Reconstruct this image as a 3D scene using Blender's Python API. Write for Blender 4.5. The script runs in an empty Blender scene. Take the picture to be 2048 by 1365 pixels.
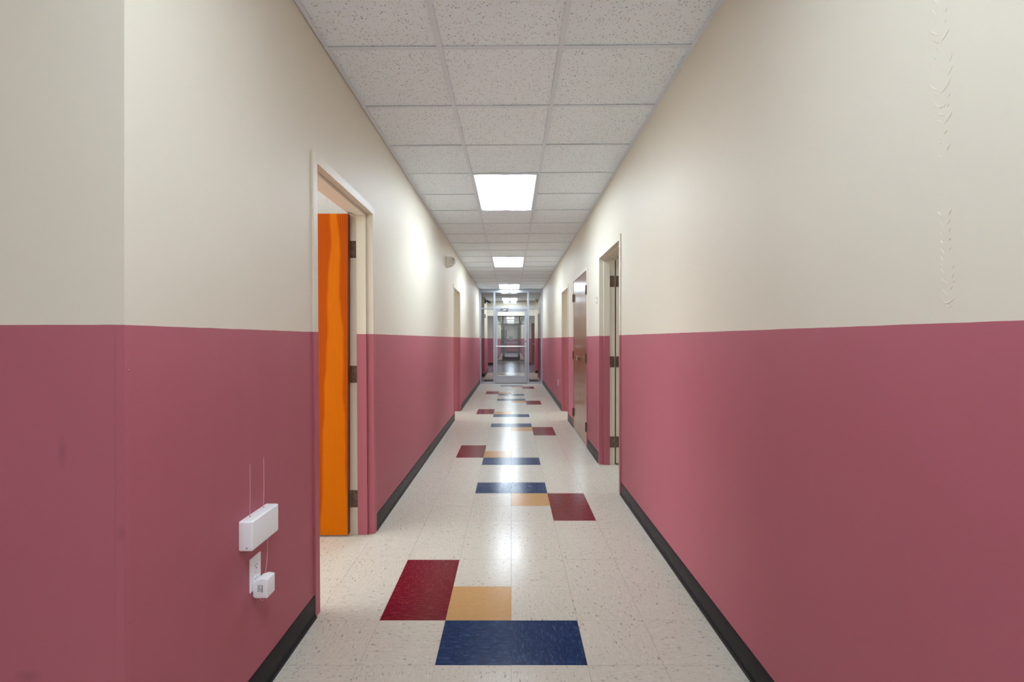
import bpy, math, random
from mathutils import Vector, Euler
random.seed(7)
S = bpy.context.scene
C = S.collection

# ------------------------------------------------------------------ camera
F = 959.0; EYE = 1.302; CEIL = 2.765; W = 0.920
cam = bpy.data.cameras.new('camera'); camo = bpy.data.objects.new('camera', cam); C.objects.link(camo)
cam.sensor_width = 36; cam.sensor_fit = 'HORIZONTAL'; cam.lens = F / 2048 * 36
cam.shift_x = 1.5 / 2048; cam.shift_y = -3.7 / 2048
cam.clip_start = 0.02; cam.clip_end = 200
camo.location = (0, 0, EYE); camo.rotation_euler = (math.pi / 2, 0, 0)
S.camera = camo
# ------------------------------------------------------------------ world, exposure
wd = bpy.data.worlds.new('world'); S.world = wd; wd.use_nodes = True
wd.node_tree.nodes['Background'].inputs[0].default_value = (0.8, 0.85, 0.9, 1)
wd.node_tree.nodes['Background'].inputs[1].default_value = 0.3
S.view_settings.view_transform = 'Standard'; S.view_settings.look = 'None'
S.view_settings.gamma = 1; S.view_settings.use_curve_mapping = False
S.view_settings.exposure = 0.18
LAMP = 23.5          # radiance of the ceiling light diffusers
ROOM_W = 60.0       # watts of unseen lights in the side rooms
S.cycles.max_bounces = 14; S.cycles.diffuse_bounces = 8; S.cycles.glossy_bounces = 5
S.cycles.transparent_max_bounces = 24
S.cycles.use_denoising = True
def area(name, loc, size, power, col=(0.93, 1.0, 1.05), rot=(0, 0, 0)):
    l = bpy.data.lights.new(name, 'AREA'); l.shape = 'RECTANGLE'; l.size, l.size_y = size
    l.energy = power; l.color = col
    o = bpy.data.objects.new(name, l); C.objects.link(o); o.location = loc; o.rotation_euler = rot
    return o
# added soft fill behind the camera; no entrance is built there
area('fill_behind_camera', (-1.6, -4.1, 1.35), (5.0, 2.3), 30, (0.90, 1.0, 1.10), (math.pi / 2, 0, 0))
area('unseen_room_light', (-4.4, 2.5, 1.4), (1.3, 1.8), ROOM_W * 1.5, (0.95, 1.0, 1.04), (0, -math.pi / 2, 0))  # added to light the door soffit and leaf; no window is built
area('room_lamp', (-2.6, 1.9, 2.72), (0.6, 0.6), ROOM_W * 0.25)
area('unseen_room_light', (-4.4, 9.45, 1.5), (1.4, 1.7), ROOM_W * 1.3, (0.95, 1.0, 1.04), (0, -math.pi / 2, 0))
area('room_lamp', (2.8, 4.3, 2.72), (0.6, 1.2), ROOM_W * 0.35)
area('unseen_room_light', (4.4, 9.45, 1.5), (1.4, 1.7), ROOM_W * 1.3, (0.95, 1.0, 1.04), (0, math.pi / 2, 0))
area('lobby_lamp', (2.5, 21.5, 2.72), (1.2, 2.4), 36)
area('lobby_lamp', (-2.5, 21.5, 2.72), (1.2, 2.4), 36)

# ------------------------------------------------------------------ materials
def mat(name):
    m = bpy.data.materials.new(name); m.use_nodes = True
    nt = m.node_tree; return m, nt, nt.nodes['Principled BSDF']
def nd(nt, t, **kw):
    n = nt.nodes.new(t)
    for k, v in kw.items(): setattr(n, k, v)
    return n
def math_(nt, op, a, b=None, clamp=False):
    n = nt.nodes.new('ShaderNodeMath'); n.operation = op; n.use_clamp = clamp
    for i, v in ((0, a), (1, b)):
        if v is None: continue
        if isinstance(v, (int, float)): n.inputs[i].default_value = v
        else: nt.links.new(v, n.inputs[i])
    return n.outputs[0]
def mixc(nt, fac, a, b, mode='MIX'):
    n = nt.nodes.new('ShaderNodeMix'); n.data_type = 'RGBA'; n.blend_type = mode
    for i, v in ((0, fac), (6, a), (7, b)):
        if isinstance(v, (int, float)): n.inputs[i].default_value = v
        elif isinstance(v, tuple): n.inputs[i].default_value = (*v, 1) if len(v) == 3 else v
        else: nt.links.new(v, n.inputs[i])
    return n.outputs[2]
def noise(nt, vec, scale, detail=2, rough=0.5):
    n = nd(nt, 'ShaderNodeTexNoise'); n.inputs['Scale'].default_value = scale
    n.inputs['Detail'].default_value = detail; n.inputs['Roughness'].default_value = rough
    if vec is not None: nt.links.new(vec, n.inputs['Vector'])
    return n.outputs['Fac']
def mapping(nt, vec, scale=(1, 1, 1), rot=(0, 0, 0)):
    n = nd(nt, 'ShaderNodeMapping'); n.inputs['Scale'].default_value = scale; n.inputs['Rotation'].default_value = rot
    nt.links.new(vec, n.inputs['Vector']); return n.outputs[0]
def bump(nt, b, height, strength, dist=0.002):
    n = nd(nt, 'ShaderNodeBump'); n.inputs['Strength'].default_value = strength; n.inputs['Distance'].default_value = dist
    nt.links.new(height, n.inputs['Height']); nt.links.new(n.outputs[0], b.inputs['Normal'])
def ramp(nt, fac, stops):
    n = nd(nt, 'ShaderNodeValToRGB'); e = n.color_ramp.elements
    while len(e) < len(stops): e.new(0.5)
    for el, (p, c) in zip(e, stops): el.position = p; el.color = (*c, 1)
    nt.links.new(fac, n.inputs[0]); return n.outputs[0]
def plain(name, col, rough=0.5, metal=0.0, spec=0.5):
    m, nt, b = mat(name)
    b.inputs['Base Color'].default_value = (*col, 1); b.inputs['Roughness'].default_value = rough
    b.inputs['Metallic'].default_value = metal; b.inputs['Specular IOR Level'].default_value = spec
    return m

CREAM = (0.715, 0.660, 0.550); PINK = (0.425, 0.116, 0.153)
PAINT_Z = 1.336
def paint_mat(name, two_tone=True, rough=0.54):
    m, nt, b = mat(name)
    g = nd(nt, 'ShaderNodeNewGeometry'); pos = g.outputs['Position']
    big = noise(nt, pos, 1.3, 3)
    cream = mixc(nt, big, tuple(c * 0.97 for c in CREAM), tuple(min(1, c * 1.03) for c in CREAM))
    col = cream
    if two_tone:
        sp = nd(nt, 'ShaderNodeSeparateXYZ'); nt.links.new(pos, sp.inputs[0])
        wob = math_(nt, 'MULTIPLY', math_(nt, 'SUBTRACT', noise(nt, pos, 9, 1), 0.5), 0.003)
        z = math_(nt, 'ADD', sp.outputs[2], wob)
        low = math_(nt, 'LESS_THAN', z, PAINT_Z)
        pink = mixc(nt, big, tuple(c * 0.95 for c in PINK), tuple(c * 1.05 for c in PINK))
        # old smudges left on the wall that faces the camera
        for (c, r) in (((-1.067, 1.14, 1.033), (0.010, 0.3, 0.034)), ((-0.925, 1.14, 0.842), (0.013, 0.004, 0.017)), ((-1.15, 1.14, 0.50), (0.03, 0.3, 0.015))):
            v = nd(nt, 'ShaderNodeVectorMath', operation='SUBTRACT'); nt.links.new(pos, v.inputs[0]); v.inputs[1].default_value = c
            w = nd(nt, 'ShaderNodeVectorMath', operation='DIVIDE'); nt.links.new(v.outputs[0], w.inputs[0]); w.inputs[1].default_value = r
            l = nd(nt, 'ShaderNodeVectorMath', operation='LENGTH'); nt.links.new(w.outputs[0], l.inputs[0])
            k = math_(nt, 'MULTIPLY', math_(nt, 'SUBTRACT', 1.25, l.outputs['Value'], True), 0.22, True)
            pink = mixc(nt, k, pink, (0.10, 0.03, 0.05))
        col = mixc(nt, low, cream, pink)
    nt.links.new(col, b.inputs['Base Color'])
    b.inputs['Roughness'].default_value = rough; b.inputs['Specular IOR Level'].default_value = 0.42
    fine = noise(nt, pos, 260, 2); broad = noise(nt, pos, 7, 2)
    h = math_(nt, 'ADD', math_(nt, 'MULTIPLY', fine, 0.12), math_(nt, 'MULTIPLY', broad, 0.9))
    bump(nt, b, h, 0.25, 0.0015)
    return m
M_wall = paint_mat('two_tone_wall_paint')
M_frame = paint_mat('two_tone_frame_paint', rough=0.46)
M_cream = paint_mat('cream_paint', two_tone=False, rough=0.36)

def tile_mat(name, base, dark, light, rot, amount=1.0, mott=0.06):
    m, nt, b = mat(name)
    tc = nd(nt, 'ShaderNodeTexCoord'); oi = nd(nt, 'ShaderNodeObjectInfo')
    off = nd(nt, 'ShaderNodeVectorMath', operation='ADD'); nt.links.new(tc.outputs['Object'], off.inputs[0])
    sc = nd(nt, 'ShaderNodeVectorMath', operation='SCALE'); sc.inputs[0].default_value = (31, 17, 0); nt.links.new(oi.outputs['Random'], sc.inputs['Scale'])
    nt.links.new(sc.outputs[0], off.inputs[1]); v = off.outputs[0]
    warp = nd(nt, 'ShaderNodeTexNoise'); warp.inputs['Scale'].default_value = 30; nt.links.new(v, warp.inputs['Vector'])
    wv = nd(nt, 'ShaderNodeVectorMath', operation='SCALE'); nt.links.new(warp.outputs['Color'], wv.inputs[0]); wv.inputs['Scale'].default_value = 0.012
    add = nd(nt, 'ShaderNodeVectorMath', operation='ADD'); nt.links.new(v, add.inputs[0]); nt.links.new(wv.outputs[0], add.inputs[1]); v = add.outputs[0]
    sx, sy = (1, 2.6) if rot == 0 else (2.6, 1)
    def flecks(scale, dens, size):
        n = nd(nt, 'ShaderNodeTexVoronoi'); n.inputs['Scale'].default_value = scale; n.inputs['Randomness'].default_value = 1
        nt.links.new(mapping(nt, v, (sx, sy, 1)), n.inputs['Vector'])
        r = nd(nt, 'ShaderNodeSeparateColor'); nt.links.new(n.outputs['Color'], r.inputs[0])
        thr = math_(nt, 'MULTIPLY', r.outputs[1], size)
        a = math_(nt, 'MULTIPLY', math_(nt, 'SUBTRACT', thr, n.outputs['Distance']), 9, True)
        return math_(nt, 'MULTIPLY', a, math_(nt, 'LESS_THAN', r.outputs[0], dens))
    sn = noise(nt, mapping(nt, v, (1, 3.6, 1) if rot == 0 else (3.6, 1, 1)), 26, 4, 0.62)
    lo = tuple(c * (1 - mott) for c in base); hi = tuple(b_ + (l_ - b_) * min(1, mott * 2.2) for b_, l_ in zip(base, light))
    col = ramp(nt, sn, [(0.36, lo), (0.52, base), (0.70, hi)])
    col = mixc(nt, math_(nt, 'MULTIPLY', flecks(58, 0.42, 0.55), 0.36 * amount), col, dark)
    col = mixc(nt, math_(nt, 'MULTIPLY', flecks(38, 0.16, 0.46), 0.62 * amount), col, dark)
    col = mixc(nt, math_(nt, 'MULTIPLY', flecks(50, 0.30, 0.55), 0.55 * amount), col, light)
    nt.links.new(col, b.inputs['Base Color'])
    # waxed surface: burnished, a little uneven
    g = nd(nt, 'ShaderNodeNewGeometry')
    rn = noise(nt, mapping(nt, g.outputs['Position'], (4, 0.8, 1)), 2.2, 3)
    rr = math_(nt, 'ADD', math_(nt, 'MULTIPLY', rn, 0.12), 0.13)
    nt.links.new(rr, b.inputs['Roughness']); b.inputs['Specular IOR Level'].default_value = 0.15
    hb = math_(nt, 'ADD', noise(nt, mapping(nt, g.outputs['Position'], (1, 1, 1)), 5, 2), math_(nt, 'MULTIPLY', noise(nt, g.outputs['Position'], 55, 2), 0.10))
    bump(nt, b, hb, 0.18, 0.003)
    return m
BEIGE = (0.555, 0.515, 0.435)
M_tile = [tile_mat('beige_vinyl', BEIGE, (0.19, 0.155, 0.12), (0.68, 0.63, 0.56), r) for r in (0, 1)]
M_blue = [tile_mat('navy_vinyl', (0.004, 0.022, 0.092), (0.002, 0.009, 0.045), (0.05, 0.10, 0.21), r, 0.8, 0.25) for r in (0, 1)]
M_red = [tile_mat('crimson_vinyl', (0.150, 0.0020, 0.010), (0.07, 0.001, 0.004), (0.27, 0.045, 0.055), r, 0.7, 0.2) for r in (0, 1)]
M_tan = [tile_mat('tan_vinyl', (0.50, 0.29, 0.115), (0.40, 0.22, 0.08), (0.58, 0.37, 0.17), r, 0.5) for r in (0, 1)]
M_under = plain('tile_joint', (0.24, 0.205, 0.165), 0.6)
M_greyfloor = tile_mat('slate_blue_vinyl', (0.145, 0.15, 0.17), (0.10, 0.10, 0.12), (0.24, 0.25, 0.28), 0, 0.5)

def ceiling_mat():
    m, nt, b = mat('fissured_mineral_board')
    tc = nd(nt, 'ShaderNodeTexCoord'); oi = nd(nt, 'ShaderNodeObjectInfo')
    off = nd(nt, 'ShaderNodeVectorMath', operation='ADD'); nt.links.new(tc.outputs['Object'], off.inputs[0])
    sc = nd(nt, 'ShaderNodeVectorMath', operation='SCALE'); sc.inputs[0].default_value = (23, 41, 0); nt.links.new(oi.outputs['Random'], sc.inputs['Scale'])
    nt.links.new(sc.outputs[0], off.inputs[1]); v = off.outputs[0]
    warp = nd(nt, 'ShaderNodeTexNoise'); warp.inputs['Scale'].default_value = 45; nt.links.new(v, warp.inputs['Vector'])
    wv = nd(nt, 'ShaderNodeVectorMath', operation='SCALE'); nt.links.new(warp.outputs['Color'], wv.inputs[0]); wv.inputs['Scale'].default_value = 0.018
    add = nd(nt, 'ShaderNodeVectorMath', operation='ADD'); nt.links.new(v, add.inputs[0]); nt.links.new(wv.outputs[0], add.inputs[1]); v = add.outputs[0]
    def spots(scale, dens, size, sx=1, sy=1):
        n = nd(nt, 'ShaderNodeTexVoronoi'); n.inputs['Scale'].default_value = scale
        nt.links.new(mapping(nt, v, (sx, sy, 1)), n.inputs['Vector'])
        r = nd(nt, 'ShaderNodeSeparateColor'); nt.links.new(n.outputs['Color'], r.inputs[0])
        a = math_(nt, 'MULTIPLY', math_(nt, 'SUBTRACT', math_(nt, 'MULTIPLY', r.outputs[1], size), n.outputs['Distance']), 12, True)
        return math_(nt, 'MULTIPLY', a, math_(nt, 'LESS_THAN', r.outputs[0], dens))
    s = math_(nt, 'MAXIMUM', spots(95, 0.65, 0.42), spots(60, 0.50, 0.32, 1, 2.2))
    s = math_(nt, 'MAXIMUM', s, spots(60, 0.42, 0.32, 2.2, 1))
    col = mixc(nt, math_(nt, 'MULTIPLY', s, 0.75), mixc(nt, noise(nt, v, 6, 2), (0.835, 0.905, 0.955), (0.86, 0.93, 0.98)), (0.30, 0.30, 0.30))
    nt.links.new(col, b.inputs['Base Color']); b.inputs['Roughness'].default_value = 0.9; b.inputs['Specular IOR Level'].default_value = 0.2
    bump(nt, b, math_(nt, 'SUBTRACT', noise(nt, v, 120, 3), s), 0.5, 0.0015)
    return m
M_ceil = ceiling_mat()
M_grid = plain('white_painted_steel', (0.735, 0.79, 0.85), 0.5)
M_slab = plain('plenum_grey', (0.10, 0.10, 0.10), 0.9)

def diffuser_mat(name='lit_prismatic_lens', gain=1.0):
    m, nt, b = mat(name)
    tc = nd(nt, 'ShaderNodeTexCoord'); sp = nd(nt, 'ShaderNodeSeparateXYZ'); nt.links.new(tc.outputs['Object'], sp.inputs[0])
    ax = math_(nt, 'ABSOLUTE', sp.outputs[0])
    d = math_(nt, 'ABSOLUTE', math_(nt, 'SUBTRACT', ax, 0.14))        # tubes sit 14 cm either side of the middle
    k = math_(nt, 'SUBTRACT', 1.25, math_(nt, 'MULTIPLY', math_(nt, 'MULTIPLY', d, d), 75), True)
    k = math_(nt, 'MAXIMUM', k, 0.12)
    b.inputs['Base Color'].default_value = (0.8, 0.8, 0.8, 1)
    b.inputs['Emission Color'].default_value = (0.86, 1.0, 1.12, 1)
    nt.links.new(math_(nt, 'MULTIPLY', k, LAMP * gain), b.inputs['Emission Strength'])
    return m
M_lens = diffuser_mat(); M_lens_weak = diffuser_mat('lit_prismatic_lens_dimmed', 0.78)
def rubber():
    m, nt, b = mat('black_rubber')
    g = nd(nt, 'ShaderNodeNewGeometry')
    n = noise(nt, mapping(nt, g.outputs['Position'], (1, 1, 4)), 14, 4, 0.6)
    nt.links.new(ramp(nt, n, [(0.3, (0.005, 0.005, 0.006)), (0.7, (0.012, 0.012, 0.014))]), b.inputs['Base Color'])
    nt.links.new(math_(nt, 'ADD', math_(nt, 'MULTIPLY', n, 0.25), 0.22), b.inputs['Roughness']); b.inputs['Specular IOR Level'].default_value = 0.2
    bump(nt, b, noise(nt, g.outputs['Position'], 22, 2), 0.3, 0.002)
    return m
M_base = rubber()
M_alu = plain('satin_aluminium', (0.46, 0.49, 0.54), 0.36, 0.8)
M_alud = plain('dark_grey_aluminium', (0.17, 0.175, 0.17), 0.45, 0.6)  # grey for closers; on the far frames the darkness stands in for backlighting
M_chrome = plain('polished_steel', (0.88, 0.88, 0.88), 0.28, 1.0)
M_black = plain('black_plastic', (0.012, 0.012, 0.013), 0.4)
M_white = plain('white_plastic', (0.90, 0.94, 0.96), 0.3)
M_ivory = plain('ivory_plastic', (0.72, 0.70, 0.61), 0.45)
M_pinkwire = plain('pale_wire', (0.70, 0.47, 0.50), 0.4)
M_grey = plain('grey_enamel', (0.30, 0.33, 0.32), 0.4)
M_olive = plain('olive_enamel', (0.13, 0.135, 0.095), 0.4)
M_mat = plain('black_carpet', (0.008, 0.008, 0.009), 0.95)
M_runner = plain('slate_carpet', (0.15, 0.145, 0.165), 0.7)
M_dark = plain('dark_socket', (0.05, 0.045, 0.04), 0.6)
M_print = plain('grey_print', (0.30, 0.31, 0.30), 0.6)
def bronze():
    m, nt, b = mat('aged_bronze')
    g = nd(nt, 'ShaderNodeNewGeometry')
    n = noise(nt, g.outputs['Position'], 30, 4, 0.6)
    nt.links.new(ramp(nt, n, [(0.35, (0.10, 0.075, 0.06)), (0.65, (0.21, 0.13, 0.085))]), b.inputs['Base Color'])
    b.inputs['Metallic'].default_value = 0.45; b.inputs['Roughness'].default_value = 0.42
    return m
M_bronze = bronze()
M_pin = plain('dark_worn_steel', (0.22, 0.22, 0.22), 0.25, 0.9)
def glass():
    m = bpy.data.materials.new('clear_glass'); m.use_nodes = True; nt = m.node_tree; nt.nodes.clear()
    out = nd(nt, 'ShaderNodeOutputMaterial'); mx = nd(nt, 'ShaderNodeMixShader')
    t = nd(nt, 'ShaderNodeBsdfTransparent'); t.inputs[0].default_value = (0.975, 0.985, 0.98, 1)
    gl = nd(nt, 'ShaderNodeBsdfGlossy'); gl.inputs['Roughness'].default_value = 0.02
    fr = nd(nt, 'ShaderNodeFresnel'); fr.inputs[0].default_value = 1.5
    nt.links.new(fr.outputs[0], mx.inputs[0]); nt.links.new(t.outputs[0], mx.inputs[1]); nt.links.new(gl.outputs[0], mx.inputs[2])
    nt.links.new(mx.outputs[0], out.inputs[0]); return m
M_glass = glass()
def orange_wood():
    m, nt, b = mat('orange_stained_veneer')
    g = nd(nt, 'ShaderNodeNewGeometry'); pos = g.outputs['Position']
    sp = nd(nt, 'ShaderNodeSeparateXYZ'); nt.links.new(pos, sp.inputs[0])
    x, z = sp.outputs[0], sp.outputs[2]
    wob = math_(nt, 'MULTIPLY', math_(nt, 'SUBTRACT', noise(nt, mapping(nt, pos, (1, 1, 1.3)), 2.6, 2), 0.5), 0.05)
    # cathedral figure: a pale heart that widens towards the foot of the leaf, repeated across the veneer
    u = math_(nt, 'ADD', math_(nt, 'ADD', x, 1.162), wob)
    u = math_(nt, 'ABSOLUTE', math_(nt, 'SUBTRACT', math_(nt, 'FRACT', math_(nt, 'ADD', math_(nt, 'DIVIDE', u, 0.24), 0.5)), 0.5))   # 0 at heart .. 0.5
    width = math_(nt, 'SUBTRACT', 0.35, math_(nt, 'MULTIPLY', z, 0.140))
    t = math_(nt, 'MULTIPLY', math_(nt, 'SUBTRACT', u, width), 14, True)
    rings = nd(nt, 'ShaderNodeTexWave'); rings.inputs['Scale'].default_value = 26; rings.inputs['Distortion'].default_value = 5; rings.inputs['Detail'].default_value = 2; rings.inputs['Detail Scale'].default_value = 0.6
    nt.links.new(mapping(nt, pos, (1, 1, 0.05)), rings.inputs['Vector'])
    fine = noise(nt, mapping(nt, pos, (90, 1, 2.5)), 3, 4, 0.65)
    heart = mixc(nt, fine, (0.53, 0.120, 0.0), (0.62, 0.155, 0.0))
    side = mixc(nt, rings.outputs['Fac'], (0.34, 0.048, 0.0), (0.48, 0.085, 0.0))
    nt.links.new(mixc(nt, t, heart, side), b.inputs['Base Color'])
    b.inputs['Roughness'].default_value = 0.5; b.inputs['Specular IOR Level'].default_value = 0.08
    return m
M_orange = orange_wood()
def brown_wood(name, a, c, rough):
    m, nt, b = mat(name)
    g = nd(nt, 'ShaderNodeNewGeometry'); pos = g.outputs['Position']
    n = noise(nt, mapping(nt, pos, (14, 14, 0.7)), 3, 4, 0.65)
    nt.links.new(mixc(nt, n, a, c), b.inputs['Base Color']); b.inputs['Roughness'].default_value = rough
    b.inputs['Specular IOR Level'].default_value = 0.6
    return m
M_brown = brown_wood('lacquered_brown_veneer', (0.22, 0.075, 0.02), (0.36, 0.15, 0.05), 0.2)
M_brown2 = brown_wood('brown_veneer', (0.16, 0.06, 0.03), (0.24, 0.10, 0.05), 0.35)
M_edge = plain('dark_door_edge', (0.16, 0.035, 0.004), 0.5)

# ------------------------------------------------------------------ mesh helpers
LEAN = 0.0065
def warp(v):
    x, y, z = v
    if -1.4 < x < -0.80 and y > 1.2:
        t = min(1, max(0, (y - 1.2) / 1.0)); t = t * t * (3 - 2 * t)
        f = 1.0 if x < -0.86 else (x + 0.80) / -0.06
        x -= LEAN * z * t * f
    if z > 2.70: z += 0.0065 * max(-3, min(3, v[0]))
    return (x, y, z)
class MB:
    def __init__(s): s.v = []; s.f = []
    def add(s, vs, fs):
        o = len(s.v); s.v += [tuple(p) for p in vs]; s.f += [[o + i for i in f] for f in fs]; return s
    def box(s, x0, x1, y0, y1, z0, z1):
        x0, x1 = min(x0, x1), max(x0, x1); y0, y1 = min(y0, y1), max(y0, y1)
        vs = [(x, y, z) for z in (z0, z1) for x, y in ((x0, y0), (x1, y0), (x1, y1), (x0, y1))]
        return s.add(vs, [[3, 2, 1, 0], [4, 5, 6, 7], [0, 1, 5, 4], [1, 2, 6, 5], [2, 3, 7, 6], [3, 0, 4, 7]])
    def cyl(s, p, q, r, n=12, r2=None):
        p, q = Vector(p), Vector(q); a = (q - p).normalized()
        u = a.orthogonal().normalized(); w = a.cross(u); r2 = r if r2 is None else r2
        vs = [p + (u * math.cos(t) + w * math.sin(t)) * r for t in (2 * math.pi * i / n for i in range(n))]
        vs += [q + (u * math.cos(t) + w * math.sin(t)) * r2 for t in (2 * math.pi * i / n for i in range(n))]
        return s.add(vs, [[i, (i + 1) % n, n + (i + 1) % n, n + i] for i in range(n)] + [list(range(n))[::-1], list(range(n, 2 * n))])
    def tube(s, pts, r, n=6, taper=False):
        pts = [Vector(p) for p in pts]; vs = []; fs = []; m = len(pts)
        for i, p in enumerate(pts):
            a = (pts[min(i + 1, m - 1)] - pts[max(i - 1, 0)]).normalized()
            u = a.cross(Vector((0.31, 0.2, 0.93))).normalized(); w = a.cross(u)
            k = math.sin(math.pi * (i + 0.35) / (m - 0.3)) if taper else 1
            vs += [p + (u * math.cos(t) + w * math.sin(t)) * r * k for t in (2 * math.pi * j / n for j in range(n))]
        for i in range(m - 1):
            fs += [[i * n + j, i * n + (j + 1) % n, (i + 1) * n + (j + 1) % n, (i + 1) * n + j] for j in range(n)]
        fs += [list(range(n))[::-1], list(range((m - 1) * n, m * n))]
        return s.add(vs, fs)
    def extrude_y(s, prof, y0, y1):      # closed profile of (x, z)
        n = len(prof); vs = [(x, y0, z) for x, z in prof] + [(x, y1, z) for x, z in prof]
        return s.add(vs, [[i, (i + 1) % n, n + (i + 1) % n, n + i] for i in range(n)] + [list(range(n))[::-1], list(range(n, 2 * n))])
WL = {}
def link(o, parent, loc):
    C.objects.link(o)
    if parent is not None: o.parent = parent; o.location = Vector(loc) - Vector(WL[parent.name])
    else: o.location = loc
    WL[o.name] = tuple(loc); return o
def props(o, label=None, cat=None, group=None, kind=None):
    if label: o['label'] = label
    if cat: o['category'] = cat
    if group: o['group'] = group
    if kind: o['kind'] = kind
    return o
def empty(name, loc, **k):
    o = bpy.data.objects.new(name, None); o.empty_display_size = 0.1
    link(o, None, loc); return props(o, **k)
def build(name, mb, m, parent=None, at=None, bevel=0, seg=2, smooth=False, dowarp=True, **k):
    vs = [warp(v) for v in mb.v] if dowarp else mb.v
    if at is None:
        at = tuple(sum(c) / len(vs) for c in zip(*vs))
        at = (at[0], at[1], min(v[2] for v in vs))
    me = bpy.data.meshes.new(name); me.from_pydata([(a - at[0], b - at[1], c - at[2]) for a, b, c in vs], [], mb.f)
    import bmesh
    bm = bmesh.new(); bm.from_mesh(me); bmesh.ops.recalc_face_normals(bm, faces=bm.faces)
    if bevel:
        es = [e for e in bm.edges if len(e.link_faces) == 2 and e.calc_face_angle(0) > 0.6]
        bmesh.ops.bevel(bm, geom=es, offset=bevel, segments=seg, affect='EDGES', profile=0.5)
    bm.to_mesh(me); bm.free()
    if smooth:
        for p in me.polygons: p.use_smooth = True
        try: me.set_sharp_from_angle(angle=0.7)
        except Exception: pass
    me.materials.append(m)
    o = bpy.data.objects.new(name, me); link(o, parent, at); return props(o, **k)

# ------------------------------------------------------------------ openings along the corridor
H_OP = 2.14                       # top of the door openings
LEFT_OP = [(2.288, 3.205), (7.76, 8.67)]
RIGHT_OP = [(4.06, 4.975), (5.82, 7.03), (7.76, 8.67), (15.49, 16.40)]
FW = 0.048                        # face width of the steel frames
def wall_run(mb, s, y0, y1, ops, d0=0.0, d1=0.15):
    xa, xb = s * (W + d0), s * (W + d1); y = y0
    for a, b in ops:
        mb.box(xa, xb, y, a - FW + .004, -0.01, 2.80)
        mb.box(xa, xb, a - FW + .004, b + FW - .004, H_OP + FW - .004, 2.80)
        y = b + FW - .004
    mb.box(xa, xb, y, y1, -0.01, 2.80)
def cut_long(mb):                 # nothing to cut, walls are convex boxes
    return mb
mb = MB()
# near part is split along its length so that the lean blends smoothly
for a, b in ((1.14, 1.4), (1.4, 1.65), (1.65, 1.9), (1.9, 2.15)): mb.box(-W, -W - .15, a, b, -0.01, 2.80)
wall_run(mb, -1, 2.15, 14.16, LEFT_OP)
WLF = build('wall_left', mb, M_wall, at=(-W, 7, 0), kind='structure', label='long left corridor wall, cream above and raspberry red below, glossy paint')
mb = MB(); wall_run(mb, 1, -4.3, 16.5, RIGHT_OP)
WRT = build('wall_right', mb, M_wall, at=(W, 6, 0), kind='structure', label='long right corridor wall, cream above and raspberry red below, with puckered paint near the camera')
mb = MB(); mb.box(-W - .1495, -4.6, 1.14, 1.29, -0.01, 2.80); mb.box(-W - .01, -W - .1495, 1.1403, 1.2, -0.01, 2.80)
build('wall_front', mb, M_wall, at=(-2, 1.14, 0), kind='structure', label='two-tone wall at far left that faces the camera beside the corridor mouth')
mb = MB(); mb.box(-4.6, 1.07, -4.45, -4.3, -0.01, 2.80)
build('wall_back', mb, M_wall, kind='structure', label='two-tone wall behind the camera')
mb = MB(); mb.box(-4.75, -4.6, -4.45, 1.29, -0.01, 2.80)
build('wall_far_left', mb, M_wall, kind='structure', label='two-tone side wall of the space beside the camera')
# side rooms behind the doors
def room(name, s, y0, y1, lab):
    mb = MB(); xi = s * (W + .15); xo = s * 4.6
    mb.box(xo, xo + s * .1, y0, y1, 0, 2.80); mb.box(xi, xo, y0 - .05, y0, 0, 2.80); mb.box(xi, xo, y1, y1 + .05, 0, 2.80)
    build(name, mb, M_cream, dowarp=False, kind='structure', label=lab)
room('wall_room_left', -1, 1.345, 6.4, 'cream walls of the room behind the orange door')
room('wall_room_left', -1, 6.6, 10.5, 'cream walls of the room behind the far left doorway')
room('wall_room_right', 1, 3.2, 6.4, 'cream walls of the room behind the near right doorway')
room('wall_room_right', 1, 6.6, 10.5, 'cream walls of the room behind the far right doorway')
# vestibule beyond the glazed partition and the lobby
mb = MB()
mb.box(-1.25, -1.40, 14.16, 16.6, 0, 2.80); mb.box(-W, -1.40, 14.16, 14.5, 0, 2.80); mb.box(-W, -1.40, 16.6, 18.6, 0, 2.80)
build('wall_vestibule_left', mb, M_wall, kind='structure', label='two-tone left wall with a recess just beyond the glazed partition')
mb = MB()
mb.box(1.07, 1.22, 16.5, 18.3, 0, 2.80); mb.box(W, 1.22, 18.3, 18.6, 0, 2.80)
build('wall_vestibule_right', mb, M_wall, kind='structure', label='two-tone right wall with a pier just beyond the glazed partition')
mb = MB(); mb.box(-W, W, 18.6, 18.85, 2.21, 2.80); mb.box(-5, -W, 18.6, 18.85, 0, 2.80); mb.box(W, 5, 18.6, 18.85, 0, 2.80)
build('wall_bulkhead', mb, M_wall, kind='structure', label='cream bulkhead over the opening into the dim lobby')
mb = MB(); mb.box(-5, -W, 24.3, 24.45, 0, 2.80); mb.box(W, 1.0, 24.3, 24.45, 0, 2.80); mb.box(1.92, 5, 24.3, 24.45, 0, 2.80); mb.box(1.0, 1.92, 24.3, 24.45, 2.13, 2.80)
mb.box(-5.15, -5, 18.6, 24.45, 0, 2.8); mb.box(5, 5.15, 18.6, 24.45, 0, 2.8)
build('wall_lobby', mb, M_wall, kind='structure', label='two-tone lobby walls beyond the first glazed partition')
mb = MB(); mb.box(-W, -W - .15, 24.45, 43, 0, 2.80); mb.box(W, W + .15, 24.45, 46, 0, 2.80)
mb.box(-2.6, W + .15, 46, 46.15, 0, 2.80); mb.box(-2.75, -2.6, 43, 46.15, 0, 2.80); mb.box(-2.6, -W - .15, 43 - .15, 43, 0, 2.80)
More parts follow.
